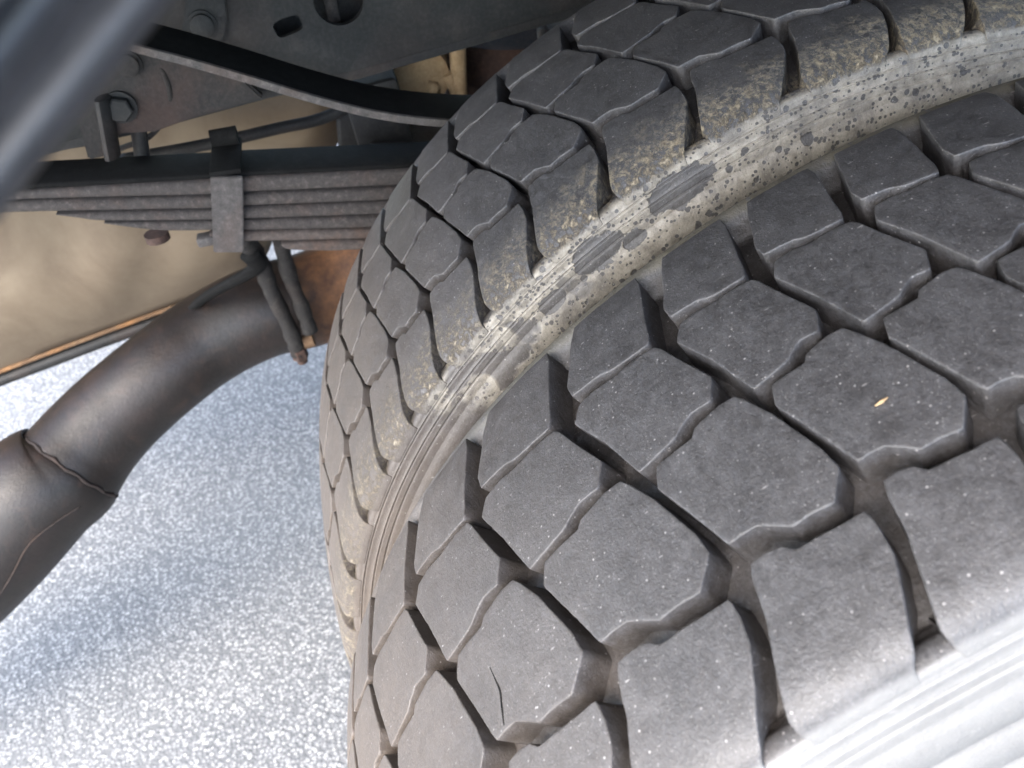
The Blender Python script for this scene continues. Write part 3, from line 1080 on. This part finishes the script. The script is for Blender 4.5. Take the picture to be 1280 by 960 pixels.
add_tube(bm, [at(172, 155, x=0.49), at(178, 196, x=0.49)], 0.006, 10)
to_root(bm_obj('shackle_pin', bm, M['black'], None, auto=40), hang)
bm = bmesh.new()
add_tube(bm, [at(40, 178, x=0.52), at(122, 166, x=0.52)], 0.009, 14)
to_root(bm_obj('shackle_tube', bm, M['strap'], None, auto=40), hang)

bm = bmesh.new()
P = [Vector(q) for q in spline([tuple(at(u, v, x=x)) for u, v, x in [(180, 60, .487), (205, 92, .480), (212, 130, .482), (190, 168, .50), (150, 186, .53)]], 28)]
add_tube(bm, P, 0.0022, 8)
o = bm_obj('cable', bm, M['grimy'])
tag(o, 'thin black cable sagging across the spring hanger bracket', 'cable')

# ---------------------------------------------------------------- tan dusty tank inboard
TX = 0.72
tank = thing('dusty_tank', 'large tan dust-coated tank with shallow dents and an orange-stained lower rim', 'tank', at(160, 380, x=TX))
bot = [(-260, 560), (0, 462), (130, 413), (250, 369), (300, 352), (322, 338), (334, 318), (352, 280), (400, 220), (436, 150), (450, 120)]
BP = [at(u, v, x=TX) for u, v in bot]
bm = bmesh.new()
nu = 60
bp = [Vector(q) for q in spline([tuple(q) for q in BP], nu)]
top_c = at(60, 210, x=TX)
rows = []
NT_ = 26
for q in bp:
    tz = Vector((TX, max(q.y, 0.33) * 0.9 + 0.1, 0.66))
    row = []
    for j in range(NT_ + 1):
        t = j / NT_
        p = q.lerp(tz, t)
        bulge = -0.05 * math.sin(min(1, t * 2.6) * math.pi / 2) + 0.03 * t
        dent = 0.006 * math.sin(p.y * 60 + 2.5 * math.sin(p.z * 14)) * max(0, math.sin(min(1, max(0, (p.y - 0.50) / 0.16)) * math.pi)) * max(0, math.sin(t * math.pi))
        row.append(bm.verts.new(p + Vector((bulge + dent, 0, 0))))
    rows.append(row)
for i in range(len(rows) - 1):
    for j in range(NT_):
        bm.faces.new((rows[i][j], rows[i + 1][j], rows[i + 1][j + 1], rows[i][j + 1]))
bmesh.ops.remove_doubles(bm, verts=bm.verts, dist=1e-5)
r = bmesh.ops.extrude_face_region(bm, geom=bm.faces[:])
bmesh.ops.translate(bm, verts=[v for v in r['geom'] if isinstance(v, bmesh.types.BMVert)], vec=(0.22, 0, 0))
to_root(bm_obj('shell', bm, M['tank'], None, auto=60), tank)
# orange-stained seam and dark flange along the lower rim
for nm, off, w_, mt in (('seam', 2.5, 0.0026, M['orange_rust']), ('flange', 13, 0.0075, M['black'])):
    bm = bmesh.new()
    pts = [at(u, v + off * (1.0 if u < 260 else 0.5), x=TX - 0.002 if nm == 'seam' else TX + 0.004) for u, v in bot[:6]]
    pts = [Vector(q) for q in spline([tuple(q) for q in pts], 40)]
    add_tube(bm, pts, [w_ * (1 if i < 26 else max(.45, 1 - (i - 26) / 22)) for i in range(len(pts))], 10)
    to_root(bm_obj(nm, bm, mt, None), tank)

# black hose bending over the tank, seen between spring and rail
bm = bmesh.new()
hs = [(150, 200), (225, 187), (290, 174), (350, 160), (400, 149), (440, 130), (470, 105)]
add_tube(bm, [Vector(q) for q in spline([tuple(at(u, v, x=0.60)) for u, v in hs], 36)], 0.0055, 10)
o = bm_obj('rubber_hose', bm, M['black'])
tag(o, 'thin black hose bending between the frame rail and the tan tank', 'hose')
bm = bmesh.new()
add_box(bm, (0.03, 0.045, 0.07), at(452, 165, x=0.62), Matrix.Rotation(R(8), 3, 'X'), 0.003)
o = bm_obj('spring_stop', bm, M['black'])
tag(o, 'black bump stop block above the leaf spring beside the inner tyre', 'bump stop')
bm = bmesh.new()
add_box(bm, (0.10, 0.11, 0.012), at(530, 168, x=0.60), Matrix.Rotation(R(10), 3, 'X'), 0.003)
add_box(bm, (0.012, 0.11, 0.05), at(530, 175, x=0.66), Matrix.Rotation(R(10), 3, 'X'), 0.003)
o = bm_obj('spring_saddle', bm, M['strap'])
tag(o, 'greenish grey steel spring saddle just left of the inner tyre', 'spring saddle')

# ---------------------------------------------------------------- exhaust
PX = 0.62
pipe_root = thing('exhaust_pipe', 'wide brown-black exhaust pipe bending down to the lower left over the asphalt', 'exhaust pipe', at(300, 420, x=PX))
cl = [(640, 190, .72, 54), (560, 250, .68, 57), (500, 300, .66, 60), (440, 352, .65, 60), (385, 375, .64, 59), (325, 391, .63, 58), (262, 423, .62, 57), (206, 464, .60, 57), (150, 512, .585, 59), (112, 552, .57, 62), (88, 583, .555, 66)]
cl2 = [(92, 580, .556, 64), (80, 592, .55, 71), (43, 618, .54, 77), (-17, 681, .52, 80), (-84, 742, .505, 82), (-165, 800, .49, 84), (-270, 860, .475, 86)]


def px_tube(cl, seg=40, n=64, squash=1.0):
    P = [tuple(at(u, v, x=x)) + (w,) for u, v, x, w in cl]
    S = spline(P, n)
    pts, rad = [], []
    for s in S:
        p = Vector(s[:3])
        dist = (p - CAM).dot(FWD)
        pts.append(p); rad.append(s[3] * dist / FPX)
    bm = bmesh.new()
    add_tube(bm, pts, rad, seg, squash=squash)
    return bm, pts, rad


bm, P1, R1 = px_tube(cl)
to_root(bm_obj('pipe', bm, M['pipe'], None), pipe_root)
bm, P2, R2 = px_tube(cl2)
to_root(bm_obj('tail_pipe', bm, M['pipe'], None, auto=50), pipe_root)
bm = bmesh.new()                                       # weld bead at the joint
c = P2[2]; tdir = (P2[4] - P2[1]).normalized()
aa = tdir.orthogonal().normalized(); bb = tdir.cross(aa)
loop = [c + (aa * math.cos(t) + bb * math.sin(t)) * (R2[2] - 0.0006) for t in np.linspace(0, 2 * math.pi, 49)[:-1]]
for i in range(len(loop)):
    loop[i] = loop[i] + tdir * 0.0012 * math.sin(i * 1.7)
add_tube(bm, loop + [loop[0]], [0.0021 + 0.0005 * math.sin(i * 2.3) for i in range(49)], 8, caps=False)
to_root(bm_obj('weld_bead', bm, M['weld'], None), pipe_root)
bm = bmesh.new()                                       # rolled seam down the tail pipe
sp = [at(u, v, x=xx) for u, v, xx in [(99, 630, .50), (70, 657, .48), (38, 692, .46), (16, 735, .45), (-10, 800, .43)]]
hit = []
for q in sp:
    best = min(range(len(P2)), key=lambda i: (P2[i] - q).length)
    # push the seam on to the pipe's skin
    d = (q - P2[best]).normalized()
    hit.append(P2[best] + d * (R2[best] + 0.0003))
add_tube(bm, [Vector(q) for q in spline([tuple(q) for q in hit], 32)], 0.0009, 8)
to_root(bm_obj('seam', bm, M['weld'], None), pipe_root)
# flange end of the front section, rusty
bm = bmesh.new()
fc = at(418, 385, x=0.655); td = (at(480, 345, x=.66) - at(385, 378, x=.64)).normalized()
add_tube(bm, [fc - td * 0.004, fc + td * 0.020], 0.050, 36)
to_root(bm_obj('joint_flange', bm, M['pipe'], None, auto=40), pipe_root)

# hanger rods that carry the pipe from the spring clamp
hg = thing('pipe_hanger', 'pair of dirty black rods holding the exhaust pipe below the spring clamp, with rusty nut', 'pipe hanger', at(345, 370, x=0.55))
for pts, rr in (([(300, 296, .50), (322, 320, .54), (340, 365, .555), (362, 410, .56), (373, 442, .56)], 0.0080),
                ([(350, 300, .52), (362, 345, .555), (378, 385, .56), (388, 414, .56)], 0.0075)):
    bm = bmesh.new()
    P = [Vector(q) for q in spline([tuple(at(u, v, x=x)) for u, v, x in pts], 24)]
    rng = random.Random(len(pts))
    add_tube(bm, P, [rr * (1 + rng.uniform(-.12, .12)) for _ in P], 12)
    to_root(bm_obj('rod', bm, M['grimy'], None), hg)
bm = bmesh.new()
P = [Vector(q) for q in spline([tuple(at(u, v, x=x)) for u, v, x in [(312, 318, .515), (322, 330, .53), (310, 342, .54), (262, 368, .58), (238, 388, .62)]], 20)]
add_tube(bm, P, [0.009 * (1 - 0.6 * max(0, i / (len(P) - 1) - .4)) for i in range(len(P))], 12, squash=0.6)
to_root(bm_obj('strap', bm, M['spring_top'], None), hg)
bm = bmesh.new()
c = at(375, 443, x=.56)
ax = (at(375, 443, x=.56) - at(366, 420, x=.56)).normalized()
add_tube(bm, [c - ax * .008, c + ax * .004], 0.0085, 6)
add_tube(bm, [c + ax * .004, c + ax * .010], 0.0055, 12)
to_root(bm_obj('nut', bm, M['dark_brown'], None, auto=35), hg)
bm = bmesh.new()
add_tube(bm, [at(368, 432, x=.565), at(392, 424, x=.565)], 0.0075, 12)
to_root(bm_obj('cross_bolt', bm, M['orange_rust'], None, auto=35), hg)

# ---------------------------------------------------------------- axle gear behind the tyre
ax_r = thing('brake_chamber', 'sandy brown brake chamber with clamp ring glimpsed between frame rail and helper spring', 'brake chamber', at(520, 90, x=0.66))
bm = bmesh.new()
c = at(518, 86, x=0.66)
add_tube(bm, [c + Vector((-.03, .0, .0)), c + Vector((-.024, 0, 0)), c + Vector((.05, -0.01, 0))], [0.024, 0.030, 0.030], 28)
to_root(bm_obj('chamber_body', bm, M['tan_cast'], None, auto=40), ax_r)
bm = bmesh.new()
c2 = at(490, 96, x=0.67)
add_box(bm, (0.03, 0.03, 0.03), c2, Matrix.Rotation(R(20), 3, 'X'), 0.004)
to_root(bm_obj('lug', bm, M['tan_cast'], None, auto=40), ax_r)
bm = bmesh.new()
add_tube(bm, [at(534, 110, x=.63), at(546, 112, x=.63)], 0.008, 6)
to_root(bm_obj('nut', bm, M['tan_cast'], None, auto=40), ax_r)
bm = bmesh.new()
add_tube(bm, [at(560, 92, x=.63), at(572, 118, x=.63)], 0.006, 8)
add_tube(bm, [at(572, 60, x=.63), at(574, 120, x=.63)], 0.008, 10)
to_root(bm_obj('bracket', bm, M['tan_cast'], None, auto=40), ax_r)
bm = bmesh.new()
a0 = at(625, 40, x=.72); a1 = at(622, 200, x=.72)
add_tube(bm, [a0, a1], [0.058, 0.058], 36)
o = bm_obj('axle_housing', bm, M['dark_brown'], None, auto=40)
tag(o, 'dark brown rusted axle housing in shadow behind the inner tyre', 'axle')
bm = bmesh.new()
add_tube(bm, [at(676, 36, x=.56), at(677, 60, x=.56), at(681, 76, x=.56)], 0.0035, 10)
o = bm_obj('brake_line', bm, M['lit_edge'], None)
tag(o, 'short pale brake line hanging below the frame rail above the inner tyre', 'brake line')
# differential and axle tube run inboard out of view
bm = bmesh.new()
add_tube(bm, [(0.40, 0, AXLE), (2.0, 0, AXLE)], 0.062, 24)
o = bm_obj('axle_tube', bm, M['dark_brown'], None, auto=40)
tag(o, 'thick rusty rear axle tube behind the twin tyres', 'axle')

# ---------------------------------------------------------------- unseen cargo bed added overhead, edges set to shade the running gear
bed = thing('shade_cargo_bed', 'unseen black cargo bed slab added above the frame rail for shade', 'cargo bed', (0.9, 0.0, 1.06))
bm = bmesh.new()
add_box(bm, (2.32, 3.4, 0.05), (0.845, -0.65, 1.085), None, 0.004)
to_root(bm_obj('floor', bm, M['black'], None, smooth=False), bed)
for y in (-1.6, -1.0, -0.45, 0.95):
    bm = bmesh.new()
    add_box(bm, (2.2, 0.06, 0.078), (0.86, y, 1.0200), None, 0.003)
    to_root(bm_obj('crossmember', bm, M['black'], None, smooth=False), bed)

# ---------------------------------------------------------------- out-of-focus mudguard stay close to the lens
stay = thing('mudguard_stay', 'blurred slate grey folded mudguard stay crossing the upper left corner', 'mudguard stay', (CAM + FWD * 0.11))


def near(u, v, d):
    return CAM + (RIGHT * ((u - 640) / FPX) + DOWN * ((v - 480) / FPX) + FWD) * d


# section of the folded sheet across the strip, swept along its length
sec = [(0.05, .080), (0.10, .073), (0.22, .078), (0.46, .081), (0.62, .078), (0.86, .073), (0.97, .075), (1.0, .081)]
ends = [(-420, 560), (330, -380)]                       # strip's right-hand edge
off = Vector((-0.78, -0.62))
bm = bmesh.new(); rings = []
for (u, v) in [(-300, 620), (-140, 425), (0, 255), (100, 130), (205, 0), (300, -130), (420, -290)]:
    ring = []
    for s, d in sec:
        wpx = 205
        uu = u + (s - 1) * wpx * 0.80; vv = v + (s - 1) * wpx * 0.60
        ring.append(near(uu, vv, d))
    back = [q + FWD * 0.0014 for q in ring][::-1]
    rings.append([bm.verts.new(q) for q in ring + back])
m = len(rings[0])
for i in range(len(rings) - 1):
    for k in range(m):
        bm.faces.new((rings[i][k], rings[i][(k + 1) % m], rings[i + 1][(k + 1) % m], rings[i + 1][k]))
bm.faces.new(rings[0][::-1]); bm.faces.new(rings[-1])
to_root(bm_obj('folded_strip', bm, M['stay'], None), stay)
bm = bmesh.new()
add_tube(bm, [near(u - 0.97 * 205 * 0.80, v - 0.97 * 205 * 0.60, .079) for u, v in [(-300, 620), (-140, 425), (0, 255), (100, 130), (205, 0), (300, -130), (420, -290)]], 0.0024, 12)
to_root(bm_obj('outside_light_strip', bm, M['outside_light'], None), stay)  # added pale tube stands in for bright daylight beyond the stay
